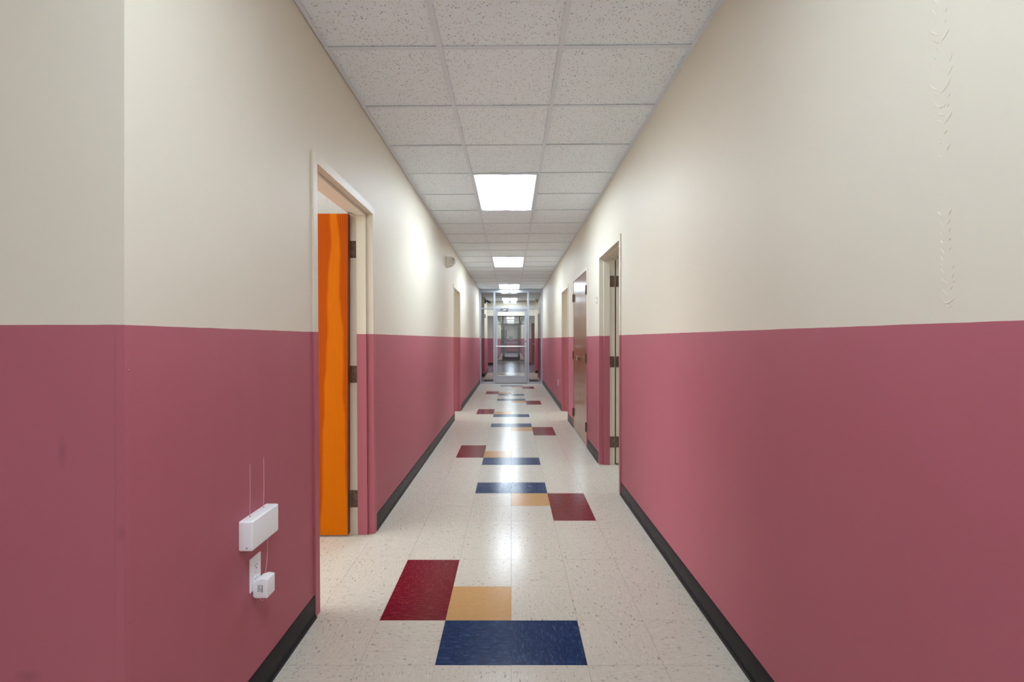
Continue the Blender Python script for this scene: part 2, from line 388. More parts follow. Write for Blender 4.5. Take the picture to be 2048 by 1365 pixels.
build('wall_end', mb, M_wall, kind='structure', label='two-tone walls of the farthest corridor and its end wall')

# ------------------------------------------------------------------ floor
mb = MB(); mb.box(-5.2, 5.2, -4.5, 46.2, -0.12, -0.0025)
FL = build('floor', mb, M_under, at=(0, 0, -0.0025), kind='structure', label='waxed vinyl tile floor, beige with a stepping pattern of navy, tan and crimson tiles')
T = 0.3048; ROW0 = 1.914
def tile_mesh(m):
    me = bpy.data.meshes.new('floor_tile'); h = T / 2 - 0.00035; k = 0.0006
    vs = [(x * h, y * h, -0.0025) for x, y in ((-1, -1), (1, -1), (1, 1), (-1, 1))]
    vs += [(x * h, y * h, -k) for x, y in ((-1, -1), (1, -1), (1, 1), (-1, 1))]
    vs += [(x * (h - k), y * (h - k), 0) for x, y in ((-1, -1), (1, -1), (1, 1), (-1, 1))]
    fs = [[8, 9, 10, 11]] + [[a + o, a + (1 if a % 4 < 3 else -3) + o, a + 4 + (1 if a % 4 < 3 else -3) + o, a + 4 + o] for o in (0, 4) for a in range(4)]
    me.from_pydata(vs, [], fs); me.materials.append(m); return me
TM = {k: [tile_mesh(m) for m in ms] for k, ms in dict(beige=M_tile, blue=M_blue, red=M_red, tan=M_tan).items()}
def kind_of(n, c):
    r = n % 10
    if r == 0 and c in (-1, 0): return 'blue'
    if r == 1 and c == -1: return 'tan'
    if r in (1, 2) and c == -2: return 'red'
    if r == 7 and c in (-1, 0): return 'blue'
    if r == 6 and c == 0: return 'tan'
    if r in (5, 6) and c == 1: return 'red'
    return 'beige'
WORD = dict(blue='navy blue flecked tile', tan='plain tan tile', red='crimson flecked tile')
def rot_of(n, c, k):
    if k == 'blue': return 0 if c == -1 else 1
    if k == 'red': return (n + (1 if n % 10 < 4 else 0)) % 2 if n < 3 else (n % 2)
    if k == 'tan': return 0
    return (n * 5 + c * 3 + (n * c) % 3) % 2
def put_tile(n, c):
    k = kind_of(n, c); o = bpy.data.objects.new('floor_tile', TM[k][rot_of(n, c, k)])
    link(o, FL, ((c + .5) * T, ROW0 + (n + .5) * T, random.uniform(-0.00012, 0.00012)))
    o.rotation_euler = (random.gauss(0, .0006), random.gauss(0, .0006), 0)
    if k != 'beige': o['label'] = WORD[k]
for n in range(-2, 45):
    for c in range(-3, 3): put_tile(n, c)
for n in range(1, 5): put_tile(n, -4)
for n in range(6, 11): put_tile(n, 3)
# the farther rows and the rest of the floor, joined by colour
rest = {}
def quad(k, r, x0, x1, y0, y1):
    rest.setdefault((k, r), MB()).add([(x0, y0, 0), (x1, y0, 0), (x1, y1, 0), (x0, y1, 0)], [[0, 1, 2, 3]])
g = 0.0006
for n in range(45, 55):
    for c in range(-3, 3):
        k = kind_of(n, c); quad(k, rot_of(n, c, k), c * T + g, (c + 1) * T - g, ROW0 + n * T + g, ROW0 + (n + 1) * T - g)
for n in range(-21, -2):
    for c in range(-16, 3): quad('beige', (n + c) % 2, c * T + g, (c + 1) * T - g, ROW0 + n * T + g, ROW0 + (n + 1) * T - g)
for n in range(-2, 28):
    for c in list(range(-15, -4 if 1 <= n < 5 else -3)): 
        quad('beige', (n + c) % 2, c * T + g, (c + 1) * T - g, ROW0 + n * T + g, ROW0 + (n + 1) * T - g)
    for c in list(range(4 if 6 <= n < 11 else 3, 15)):
        quad('beige', (n + c) % 2, c * T + g, (c + 1) * T - g, ROW0 + n * T + g, ROW0 + (n + 1) * T - g)
for n in range(28, 55):
    for c in (-4, 3): quad('beige', (n + c) % 2, c * T + g, (c + 1) * T - g, ROW0 + n * T + g, ROW0 + (n + 1) * T - g)
yb = ROW0 + 55 * T
for n in range(0, 63):
    for c in range(-3, 3): quad('beige', (n + c) % 2, c * T + g, (c + 1) * T - g, 26.7 + n * T + g, 26.7 + (n + 1) * T - g)
for (k, r), q in rest.items():
    build('floor_tiles', q, dict(beige=M_tile, blue=M_blue, red=M_red, tan=M_tan)[k][r], FL, at=(0, 0, 0), dowarp=False, kind='stuff')
q = MB(); q.box(-5, 5, yb, 24.3, -0.002, 0.0); q.box(-W, W, 24.3, 26.7, -0.002, 0.0)
build('lobby_flooring', q, M_greyfloor, FL, at=(0, 20, 0), dowarp=False, label='slate blue lobby flooring')

# ------------------------------------------------------------------ ceiling
mb = MB(); mb.box(-5.2, 5.2, -4.5, 46.2, 2.80, 2.9)
CE = build('ceiling', mb, M_slab, at=(0, 0, 2.80), dowarp=False, kind='structure', label='suspended ceiling of fissured white mineral tiles in a white metal grid')
GX = (-0.359, 0.2506); GY0 = 2.405; G = 0.6096
cells_lit = set()
LIGHT_K = [-11, -4, 3, 10, 17, 24]
for k in LIGHT_K: cells_lit |= {k, k + 1}
def ceil_tile_mesh(x0, x1):
    me = bpy.data.meshes.new('ceiling_tile'); hx = (x1 - x0) / 2 - 0.0035; hy = G / 2 - 0.0035; c = .002
    vs = [(sx * (hx - q), sy * (hy - q), z) for q, z in ((c, 0), (0, c), (0, .012)) for sx, sy in ((-1, -1), (1, -1), (1, 1), (-1, 1))]
    fs = [[3, 2, 1, 0]] + [[a + o, a + (1 if a % 4 < 3 else -3) + o, a + 4 + (1 if a % 4 < 3 else -3) + o, a + 4 + o] for o in (0, 4) for a in range(4)]
    me.from_pydata(vs, [], fs); me.materials.append(M_ceil); return me
XL, XR = -W - 0.012, W
CT = [ceil_tile_mesh(XL, GX[0]), ceil_tile_mesh(*GX), ceil_tile_mesh(GX[1], XR)]
CX = [(XL + GX[0]) / 2, sum(GX) / 2, (GX[1] + XR) / 2]
for k in range(-11, 26):
    for c in range(3):
        if c == 1 and k in cells_lit: continue
        y = GY0 + (k + .5) * G
        o = bpy.data.objects.new('ceiling_tile', CT[c])
        odd = (k, c) == (14, 1)
        link(o, CE, (CX[c], y, CEIL + 0.005 + 0.0065 * CX[c] + random.uniform(0, .0008) - (0.004 if odd else 0)))
        o.rotation_euler = (random.gauss(0, .0012) + (-0.025 if odd else 0), -0.0065 + random.gauss(0, .001), random.gauss(0, .0015))
        if odd: o['label'] = 'ceiling tile hanging slightly out of the grid'
# lobby and far ceilings: the same board, too far to pick apart
mb = MB(); mb.box(-5, 5, 18.85, 24.3, CEIL, 2.80); mb.box(-W, W, 24.3, 43, CEIL, 2.80); mb.box(-2.6, W, 43, 46, CEIL, 2.80)
mb.box(-1.4, XL, 14.2, 18.6, CEIL, 2.8); mb.box(XR, 1.2, 16.5, 18.6, CEIL, 2.8)
mb.box(-4.6, XL, -4.3, 1.14, CEIL, 2.8)
for s in (-1, 1): mb.box(s * (W + .15), s * 4.6, 1.3 if s < 0 else 3.2, 10.5, CEIL + .01, 2.8)
build('ceiling_board', mb, M_ceil, CE, at=(0, 20, CEIL), dowarp=False)
fl = 0.012
for x in GX:
    mb = MB(); mb.box(x - fl, x + fl, -4.3, 18.6, CEIL - .0012, CEIL + .0020); mb.box(x - .003, x + .003, -4.3, 18.6, CEIL, 2.80)
    build('grid_rail', mb, M_grid, CE)
for (x, s) in ((XL, 1), (XR, -1)):
    mb = MB(); mb.box(x, x + s * .022, 1.16 if s > 0 else -4.3, 18.6, CEIL - .0018, CEIL + .0003)
    build('wall_angle', mb, M_grid, CE)
for k in range(-11, 27):
    y = GY0 + k * G
    for c, (a, b) in enumerate(((XL + .002, GX[0] - fl), (GX[0] + fl, GX[1] - fl), (GX[1] + fl, XR - .002))):
        if c == 1 and (k - 1) in cells_lit and k in cells_lit: continue
        mb = MB(); mb.box(a, b, y - fl, y + fl, CEIL - .0004, CEIL + .0020)
        build('cross_tee', mb, M_grid, CE)

# ------------------------------------------------------------------ ceiling lights
def ceiling_light(y0, label, group=None, proto=[]):
    loc = (sum(GX) / 2, y0 + G, CEIL + 0.0065 * sum(GX) / 2)
    if not proto:
        r = empty('ceiling_light', loc); lx, ly, lz = loc
        q = MB(); a, b = 0.292, 0.597
        q.box(lx - a, lx - a + .014, ly - b, ly + b, lz - .003, lz + .012); q.box(lx + a - .014, lx + a, ly - b, ly + b, lz - .003, lz + .012)
        q.box(lx - a + .014, lx + a - .014, ly - b, ly - b + .014, lz - .003, lz + .012); q.box(lx - a + .014, lx + a - .014, ly + b - .014, ly + b, lz - .003, lz + .012)
        fr = build('frame', q, M_grid, r, at=loc, dowarp=False)
        q = MB(); q.box(lx - a + .014, lx + a - .014, ly - b + .014, ly + b - .014, lz + .001, lz + .005)
        di = build('diffuser', q, M_lens, r, at=loc, dowarp=False)
        q = MB(); q.box(lx - a + .002, lx + a - .002, ly - b + .002, ly + b - .002, lz + .012, lz + .028)
        ho = build('housing', q, M_grid, r, at=loc, dowarp=False)
        proto.append(r); proto.extend([fr, di, ho])
    else:
        r = proto[0].copy(); C.objects.link(r); r.location = loc
        for p in proto[1:]:
            c = p.copy(); C.objects.link(c); c.parent = r
    props(r, label=label, cat='ceiling light', group=group)
    return r
names = {-11: 'ceiling light panel behind the camera, farthest back', -4: 'ceiling light panel right above the camera',
         3: 'large glowing ceiling light panel nearest the camera', 10: 'second glowing ceiling light panel down the corridor',
         17: 'ceiling light panel just in front of the glazed partition', 24: 'ceiling light panel just beyond the glazed partition, seen through its transom'}
for k in LIGHT_K:
    o = ceiling_light(GY0 + k * G, names[k], 'fluorescent ceiling light panels')
    if k == -4:        # dimmed by choice so the near upper walls get less light
        for c in o.children:
            if c.name.startswith('diffuser'): c.data = c.data.copy(); c.data.materials[0] = M_lens_weak
for y, lab in ((21.0, 'ceiling light panel hidden in the lobby behind the bulkhead'), (32.6, 'nearest of the three small ceiling lights beyond the second glazed partition'), (37.0, 'middle of the three small ceiling lights beyond the second glazed partition'), (41.4, 'farthest of the three small ceiling lights beyond the second glazed partition')):
    o = ceiling_light(y, lab, 'fluorescent ceiling light panels'); o.location.z -= 0.03

# ------------------------------------------------------------------ baseboards
def base_profile(s, w=W):
    pts = [(0, .104), (-.0022, .104), (-.0036, .101), (-.0036, .024), (-.0052, .013), (-.0085, .0075), (-.012, .0058), (-.0138, .004), (-.014, 0), (0, 0)]
    return [(s * (w + d), z) for d, z in pts]
def base_y(name, s, y0, y1, lab, w=W):
    q = MB(); n = max(1, int((y1 - y0) / 0.6))
    for i in range(n): q.extrude_y(base_profile(s, w), y0 + (y1 - y0) * i / n, y0 + (y1 - y0) * (i + 1) / n)
    return build(name, q, M_base, kind='structure', label=lab, smooth=True)
for a, b, lab in ((1.14, 2.288 - FW, 'black rubber baseboard on the left, nearest the camera up to the orange door'),
                  (3.205 + FW, 7.76 - FW, 'black rubber baseboard on the left between its two doorways'), (8.67 + FW, 14.05, 'black rubber baseboard on the left from far doorway to partition')):
    base_y('baseboard_left', -1, a, b, lab)
for a, b, lab in ((-4.3, 4.06 - FW, 'long black rubber baseboard on the right, nearest the camera'), (4.975 + FW, 5.82 - FW, 'black rubber baseboard between near right doorway and closet doors'),
                  (7.03 + FW, 7.76 - FW, 'black rubber baseboard between closet doors and far right doorway'), (8.67 + FW, 14.05, 'black rubber baseboard on the right from far doorway to partition')):
    base_y('baseboard_right', 1, a, b, lab)
def base_x(y, x0, x1, parent=None, lab='black rubber baseboard'):
    q = MB(); q.box(x0, x1, y - .004, y, 0, .104); q.box(x0, x1, y - .012, y, 0, .006)
    return build('baseboard_front', q, M_base, dowarp=False, kind='structure', label=lab)
base_x(1.14, -4.6, -W, lab='black rubber baseboard on the wall facing the camera')
base_x(16.6, -1.25, -W, lab='short black baseboard at the recess beyond the partition, left')
base_x(18.3, W, 1.07, lab='short black baseboard on the pier beyond the partition, right')
base_x(24.3, -5, -W, lab='black baseboard on the lobby wall, left')
base_x(24.3, W, 0.985, lab='short black baseboard on the lobby wall beside the brown door')
base_x(46, -2.6, W, lab='black baseboard on the end wall')
base_y('baseboard_left', -1, 16.6, 18.6, 'black rubber baseboard beyond the glazed partition, left')
base_y('baseboard_left', -1, 24.45, 28.8, 'black rubber baseboard between lobby and second partition, left')
base_y('baseboard_right', 1, 24.45, 28.8, 'black rubber baseboard between lobby and second partition, right')
base_y('baseboard_left', -1, 28.95, 43, 'black rubber baseboard in the farthest corridor, left')
base_y('baseboard_right', 1, 28.95, 46, 'black rubber baseboard in the farthest corridor, right')

# corner guard on the outer corner, painted over
q = MB(); X0 = -W
q.box(X0 - .0195, X0 + .0014, 1.1386, 1.14, .104, 1.333); q.box(X0, X0 + .0014, 1.14, 1.156, .104, 1.333)
cg = build('corner_guard', q, M_frame, label='thin painted-over corner guard on the red corner at left', cat='corner guard', bevel=0.0004, seg=1)
for (x, y, z, ax) in ((X0 + .0014, 1.149, 1.29, 0), (X0 - .012, 1.1386, .969, 1), (X0 + .0014, 1.152, 1.227, 0), (X0 + .0014, 1.152, .62, 0), (X0 + .0014, 1.149, 1.20, 0)):
    q = MB(); d = (.0016, 0, 0) if ax == 0 else (0, -.0016, 0)
    q.cyl((x, y, z), (x + d[0], y + d[1], z), .0028, 10, .0014); build('screw', q, M_frame, cg, smooth=True)

# puckered paint on the right wall: low ridges standing on the plaster
def on_wall(px, py):
    Z = W * F / (px - 1022.5); return (W - .0002, Z, EYE + (678.8 - py) * Z / F)
st = []
A7 = [[(205,0),(215,20),(225,35)],[(185,80),(198,105),(208,130)],[(178,160),(188,185),(200,208)],[(168,235),(180,268),(215,285),(250,287)],[(325,240),(300,285),(258,350)],
      [(190,330),(215,348),(248,360)],[(215,395),(226,412),(236,430)],[(190,465),(203,482),(213,497)],[(190,535),(205,558),(216,580)],[(168,615),(180,640),(196,665)],[(350,445),(340,485),(328,515)],
      [(358,535),(340,575),(315,628)],[(348,630),(315,700),(280,748),(247,775)],[(160,695),(180,722),(208,742),(235,745)],[(185,768),(210,783),(240,797)],[(335,765),(325,790),(315,805)],
      [(190,835),(212,868),(245,890),(285,880),(310,850)],[(325,850),(315,875),(305,885)],[(212,912),(240,942),(275,955),(290,952)],[(350,925),(330,965),(285,1028)],[(220,992),(245,1010),(280,1022)],
      [(232,1075),(242,1092),(254,1108)],[(240,1130),(250,1142),(262,1152)],[(310,1075),(295,1095),(278,1112)],[(253,1178),(255,1190),(257,1196)],[(335,1190),(318,1220),(302,1250)],[(228,1265),(248,1292),(272,1306),(305,1312)],
      [(305,60),(300,85),(292,100)],[(300,150),(296,170),(290,190)]]
for s_ in A7: st.append([(1820 + a / 4.136, b / 4.136) for a, b in s_])
A8 = [[(155,330),(163,350),(170,372)],[(158,410),(175,432),(195,450)],[(278,388),(265,415),(248,448)],[(168,488),(188,515),(208,542)],[(270,470),(258,500),(238,522)],[(272,550),(262,572),(245,592)],
      [(178,592),(190,615),(203,635)],[(272,640),(265,655),(252,665)],[(183,668),(190,682),(196,692)],[(180,735),(200,762),(222,792)],[(275,710),(268,735),(255,755)],[(187,808),(196,825),(206,845)],[(187,870),(193,888),(200,900)],
      [(182,918),(195,940),(208,955)],[(303,880),(293,900),(285,912)],[(300,950),(292,975),(277,998)],[(185,995),(212,1025),(250,1048)],[(303,1010),(298,1030),(292,1042)],[(290,1065),(275,1090),(255,1105)],
      [(200,1095),(218,1125),(242,1148)],[(200,1170),(208,1198),(228,1218),(255,1215),(285,1195),(308,1172)],[(230,1228),(245,1248),(262,1252),(278,1238)]]
for s_ in A8: st.append([(1840 + a / 4.4, 330 + b / 4.4) for a, b in s_])
q = MB()
for s_ in st:
    pts = []
    for i in range(len(s_) - 1):
        for t in (0, 1 / 3, 2 / 3): pts.append((s_[i][0] * (1 - t) + s_[i + 1][0] * t, s_[i][1] * (1 - t) + s_[i + 1][1] * t))
    pts.append(s_[-1]); q.tube([on_wall(*p) for p in pts], .0011, 6, True)
build('paint_pucker', q, M_wall, WRT, smooth=True, dowarp=False, kind='stuff', label='puckered ridges in the cream paint')

# ------------------------------------------------------------------ steel door frames
def hinge(parent, knuckle, plate_a, plate_b=None, z=1.0, h=0.114, screws=None):
    """knuckle (x, y); plate = (x0, x1, y0, y1) footprint"""
    q = MB(); x, y = knuckle
    for i in range(5): q.cyl((x, y, z - h / 2 + i * h / 5 + .0006), (x, y, z - h / 2 + (i + 1) * h / 5 - .0006), .0062, 12)
    hg = build('hinge', q, M_pin, parent, smooth=True, label='dark steel hinge knuckle')
    for p in (plate_a, plate_b):
        if p: build('hinge_plate', MB().box(*p, z - h / 2, z + h / 2), M_bronze, hg, label='aged bronze hinge plate')
    if screws:
        q = MB()
        for (sx, sy, sz, d) in screws: q.cyl((sx, sy, z + sz), (sx + d[0], sy + d[1], z + sz), .0042, 10, .003)
        build('screw', q, M_dark, hg)
    return hg
def steel_frame(root, s, a, b, top=H_OP, stops=True, depth=0.155, w=W, face=0.009):
    X = lambda d: s * (w + d)
    q = MB()
    for (y0, y1) in ((a - FW, a), (b, b + FW)): q.box(X(-face), X(.100), y0, y1, 0, top + FW)
    q.box(X(-face), X(.100), a, b, top, top + FW)
    if stops:
        q.box(X(.036), X(.100), a, a + .016, 0, top - .016); q.box(X(.036), X(.100), b - .016, b, 0, top - .016)
        q.box(X(.036), X(.100), a, b, top - .016, top)
    build('frame', q, M_frame, root, bevel=.0012, seg=1)
    if depth > .1:
        q = MB()
        for (y0, y1) in ((a - FW, a), (b, b + FW)): q.box(X(.100), X(depth), y0, y1, 0, top + FW)
        q.box(X(.100), X(depth), a, b, top, top + FW)
        build('inner_rabbet', q, M_cream, root, label='unpainted cream inner edge of the frame')
HZ = (0.235, 1.067, 1.902)
# door 1: left, orange leaf standing open into the room
a, b = LEFT_OP[0]
d1 = empty('door_1', (-W - .07, (a + b) / 2, 0), kind='structure', label='near left doorway with an orange wooden door open into the room')
steel_frame(d1, -1, a, b)
yl1 = b - .010; yl0 = yl1 - .044; xh = -1.074
q = MB().box(xh - .915, xh, yl0, yl1, .013, 2.128)
leaf = build('leaf', q, M_orange, d1, bevel=.0015, seg=1, dowarp=False, label='orange-stained wooden leaf, standing open')
build('leaf_edge', MB().box(xh - .0005, xh + .0012, yl0 + .001, yl1 - .001, .014, 2.127), M_edge, leaf, dowarp=False, label='dark stained hinge edge of the leaf')
q = MB(); q.cyl((xh - .84, yl0, .96), (xh - .84, yl0 - .012, .96), .032, 20); q.cyl((xh - .84, yl0 - .012, .96), (xh - .84, yl0 - .055, .96), .011, 12); q.cyl((xh - .84, yl0 - .050, .96), (xh - .73, yl0 - .050, .96), .009, 12)
build('door_handle', q, M_chrome, leaf, dowarp=False, smooth=True, label='steel lever handle')
for z in HZ:
    sc = [(-1.033, b - .0052, dz, (0, -.0008)) for dz in (.045, -.045)] + [(-1.026, b - .0052, dz, (0, -.0008)) for dz in (.016, -.016)]
    hinge(d1, (xh + .0055, b - .0045), (-1.0205, -1.0665, b - .0028, b - .0002), (xh + .0012, xh + .0032, yl0 + .004, b - .006), z=z, screws=sc)
# doors 2, 4 and 6: plain open doorways
a, b = LEFT_OP[1]
d2 = empty('door_2', (-W - .07, (a + b) / 2, 0), kind='structure', label='far left doorway, standing open'); steel_frame(d2, -1, a, b)
a, b = RIGHT_OP[2]
d4 = empty('door_4', (W + .07, (a + b) / 2, 0), kind='structure', label='far right doorway, standing open'); steel_frame(d4, 1, a, b)
a, b = RIGHT_OP[3]
d6 = empty('door_6', (W + .07, (a + b) / 2, 0), kind='structure', label='doorway on the right just beyond the glazed partition'); steel_frame(d6, 1, a, b)
build('leaf', MB().box(W + .105, W + .148, a + .003, b - .003, .012, H_OP - .004), M_brown2, d6, label='closed brown leaf')
# door 3: right, leaf folded right back
a, b = RIGHT_OP[0]
d3 = empty('door_3', (W + .07, (a + b) / 2, 0), kind='structure', label='near right doorway, its door folded right back into the room')
steel_frame(d3, 1, a, b)
xk = W + .155 + .008
q = MB().box(xk + .004, xk + .048, b + .005, b + .918, .013, 2.128)
leaf3 = build('leaf', q, M_brown2, d3, bevel=.001, seg=1, label='wooden leaf folded back against the room wall')
build('leaf_edge', MB().box(xk + .004, xk + .048, b + .0035, b + .0048, .013, 2.128), M_cream, leaf3, label='cream painted hinge edge of the leaf')
for z in HZ:
    sc = [(W + .125, b - .0042, dz, (0, -.0008)) for dz in (.045, -.045)] + [(W + .118, b - .0042, dz, (0, -.0008)) for dz in (.016, -.016)]
    hinge(d3, (xk - .002, b - .002), (W + .1005, W + .151, b - .0036, b - .0005), (xk + .004, xk + .040, b + .0012, b + .0034), z=z, screws=sc)
# door 5: pair of narrow lacquered closet doors, closed
a, b = RIGHT_OP[1]
d5 = empty('door_5', (W + .03, (a + b) / 2, 0), kind='structure', label='pair of closed narrow brown closet doors in the right wall')
steel_frame(d5, 1, a, b, stops=False, depth=0.0)
mid = (a + b) / 2
for (y0, y1, side) in ((a + .003, mid - .0015, 0), (mid + .0015, b - .003, 1)):
    lf = build('leaf', MB().box(W - .004, W + .036, y0, y1, .014, H_OP - .004), M_brown, d5, bevel=.0012, seg=1, label='lacquered brown leaf')
    for z in HZ:
        yk = a if side == 0 else b; dy = 1 if side == 0 else -1
        q = MB(); q.cyl((W - .016, yk, z - .057), (W - .016, yk, z + .057), .007, 12)
        hg = build('hinge', q, M_dark, lf, smooth=True, label='dark hinge knuckle')
        q = MB().box(W - .0065, W - .0035, yk + dy * .004, yk + dy * .052, z - .056, z + .056).box(W - .0115, W - .009, yk - dy * .046, yk, z - .056, z + .056)
        build('hinge_plate', q, M_bronze, lf, label='aged bronze hinge plate')
q = MB(); yy = mid - .045; zz = 1.045
q.cyl((W - .004, yy, zz), (W - .014, yy, zz), .026, 20); q.cyl((W - .014, yy, zz), (W - .05, yy, zz), .009, 12)
build('door_handle', q, M_bronze, d5, smooth=True, label='bronze rose of the closet handle')
q = MB(); q.cyl((W - .048, yy + .035, zz - .025), (W - .048, yy - .045, zz + .035), .0085, 12)
build('lever', q, M_chrome, d5, smooth=True, label='bright lever, tilted')
build('backing', MB().box(W + .10, W + .14, a - .03, b + .03, 0, 2.16), M_cream, d5, label='cream closet interior')
# brown door on the lobby back wall
d7 = empty('door_7', (1.47, 24.33, 0), kind='structure', label='brown wooden door in the lobby wall, seen through the right sidelight')
build('frame', MB().box(1.0, 1.018, 24.28, 24.44, 0, 2.13).box(1.905, 1.92, 24.28, 24.44, 0, 2.13).box(1.0, 1.92, 24.28, 24.44, 2.115, 2.135), M_frame, d7)
lf = build('leaf', MB().box(1.018, 1.905, 24.32, 24.365, .01, 2.113), M_brown2, d7, label='brown wooden leaf')
q = MB(); q.cyl((1.10, 24.32, 1.06), (1.10, 24.305, 1.06), .03, 16); q.cyl((1.10, 24.305, 1.06), (1.10, 24.26, 1.06), .01, 8); q.cyl((1.07, 24.265, 1.06), (1.20, 24.265, 1.06), .011, 8)
build('door_handle', q, M_chrome, lf, smooth=True, label='steel lever handle')
# olive door on the end wall and two doors in the farthest corridor
d8 = empty('door_8', (-.92, 45.97, 0), kind='structure', label='dark olive door in the end wall of the farthest corridor')
build('frame', MB().box(-1.41, -1.36, 45.96, 46.0, 0, 2.2).box(-.48, -.44, 45.96, 46.0, 0, 2.2).box(-1.36, -.48, 45.96, 46.0, 2.14, 2.2), M_olive, d8)
build('leaf', MB().box(-1.36, -.48, 45.975, 46.0, .01, 2.14), M_olive, d8, dowarp=False)
for i, (s, ya) in enumerate(((1, 35.6), (-1, 35.6))):
    dd = empty('door_%d' % (9 + i), (s * W, ya + .45, 0), kind='structure', label='closed grey door in the %s wall of the farthest corridor' % ('right' if s > 0 else 'left'))
    q = MB(); q.box(s * (W - .02), s * W, ya - .05, ya, 0, 2.19); q.box(s * (W - .02), s * W, ya + .91, ya + .96, 0, 2.19); q.box(s * (W - .02), s * W, ya, ya + .91, 2.14, 2.19)
    build('frame', q, M_frame, dd)
    build('leaf', MB().box(s * (W - .012), s * (W - .001), ya, ya + .91, .012, 2.14), M_grey, dd)

# ------------------------------------------------------------------ glazed partitions with a glass door
def partition(Y, m, n, lab, dlab):
    r = empty('glazed_partition', (0, Y + .05, 0), label=lab, cat='partition')
    P = lambda nm, *bx, mt=m, bev=.0015, **k: build(nm, MB().box(*bx), mt, r, bevel=bev, seg=1, **k)
    dl = -.012
    P('jamb', -W - .006, -.872, Y, Y + .11, 0, CEIL - .002); P('jamb', .870, W, Y, Y + .11, 0, CEIL - .002)
    for s in (-1, 1): P('mullion', s * .468, s * .527, Y, Y + .11, 0, 2.669)
    P('header', -.872, .870, Y, Y + .11, 2.669, 2.722); P('header', -.872, .870, Y + .022, Y + .09, 2.722, CEIL - .006)
    P('transom_bar', -.468, .468, Y, Y + .11, 2.178, 2.240)
    P('transom_bar', -.872, -.527, Y, Y + .11, 2.184, 2.218); P('transom_bar', .527, .870, Y, Y + .11, 2.184, 2.218)
    P('sill', -.872, -.527, Y, Y + .11, 0, .046); P('sill', .527, .870, Y, Y + .11, 0, .046)
    for (x0, x1, z0, z1) in ((-.872, -.527, .046, 2.184), (.527, .870, .046, 2.184), (-.872, -.527, 2.218, 2.669), (.527, .870, 2.218, 2.669), (-.468, .468, 2.24, 2.669)):
        P('glass_pane', x0, x1, Y + .052, Y + .058, z0, z1, mt=M_glass, bev=0)
    d = empty('door_%d' % n, (0, Y + .06, 0), kind='structure', label=dlab)
    D = lambda nm, *bx, mt=m, bev=.0015, **k: build(nm, MB().box(*bx), mt, d, bevel=bev, seg=1, **k)
    D('stile', -.463, -.402, Y + .035, Y + .08, .012, 2.168); D('stile', .394, .463, Y + .035, Y + .08, .012, 2.168)
    D('top_rail', -.402, .394, Y + .035, Y + .08, 2.105, 2.168); D('bottom_rail', -.402, .394, Y + .035, Y + .08, .012, .230)
    D('glass_pane', -.402, .394, Y + .054, Y + .060, .230, 2.105, mt=M_glass, bev=0)
    D('threshold', -.468, .468, Y + .0, Y + .11, 0, .008, mt=M_black, label='black threshold')
    q = MB(); q.cyl((-.445, Y - .03, 1.09), (.43, Y - .03, 1.09), .0125, 14); q.cyl((-.425, Y - .03, 1.09), (-.425, Y + .035, 1.09), .011, 10); q.cyl((.415, Y - .03, 1.09), (.415, Y + .035, 1.09), .011, 10)
    build('push_bar', q, M_chrome, d, smooth=True, label='bright steel push bar')
    q = MB(); q.cyl((.432, Y + .036, 1.237), (.432, Y + .018, 1.237), .02, 18); q.cyl((.432, Y + .018, 1.237), (.432, Y + .012, 1.237), .012, 14)
    build('lock', q, M_dark, d, smooth=True, label='dark lock cylinder')
    cl = D('door_closer', -.32, -.08, Y - .045, Y + .005, 2.162, 2.212, mt=M_alud, bev=.005, label='grey door closer')
    q = MB(); q.cyl((-.10, Y - .02, 2.155), (-.10, Y - .02, 2.165), .014, 12); q.tube([(-.10, Y - .02, 2.152), (-.23, Y - .055, 2.150)], .008, 6); q.tube([(-.23, Y - .055, 2.147), (-.09, Y + .02, 2.120)], .008, 6)
    build('closer_arm', q, M_chrome, cl, label='bright folding arm')
    return r
partition(14.05, M_alu, 11, 'silver aluminium glazed partition with sidelights closing the near corridor', 'narrow-framed glass door in the near partition with a steel push bar')
partition(28.80, M_alud, 12, 'small grey-framed glazed partition far beyond the lobby', 'glass door in the far partition beyond the lobby')

# ------------------------------------------------------------------ things on the walls
# transmitter box with two wire antennas, low on the left wall
XW = -.9245; y0, y1, z0, z1 = 1.622, 1.806, .582, .684
tr = build('transmitter_box', MB().box(XW, XW + .049, y0, y1, z0, z1), M_white, dowarp=False, bevel=.006, seg=4, smooth=True,
           label='white plastic transmitter box with two wire antennas on the red left wall', cat='transmitter')
for y in (1.664, 1.757):
    q = MB(); q.tube([(XW + .017, y, z1 - .003), (XW + .018, y + .001, .76), (XW + .016, y + .003, .868)], .0009, 8); q.cyl((XW + .017, y, z1 - .002), (XW + .017, y, z1 + .004), .0025, 10)
    build('antenna', q, M_pinkwire, tr, dowarp=False, smooth=True, label='thin pale wire antenna')
build('seam', MB().box(XW + .012, XW + .0126, y0 + .007, y1 - .007, z1 - .0002, z1 + .0004).box(XW + .012, XW + .0126, y0 - .0003, y0 + .0002, z0 + .007, z1 - .007), M_ivory, tr, dowarp=False)
q = MB(); q.cyl((XW + .030, y0 - .0006, z0 + .012), (XW + .030, y0 + .001, z0 + .012), .003, 12)
build('status_lamp', q, M_print, tr, dowarp=False)
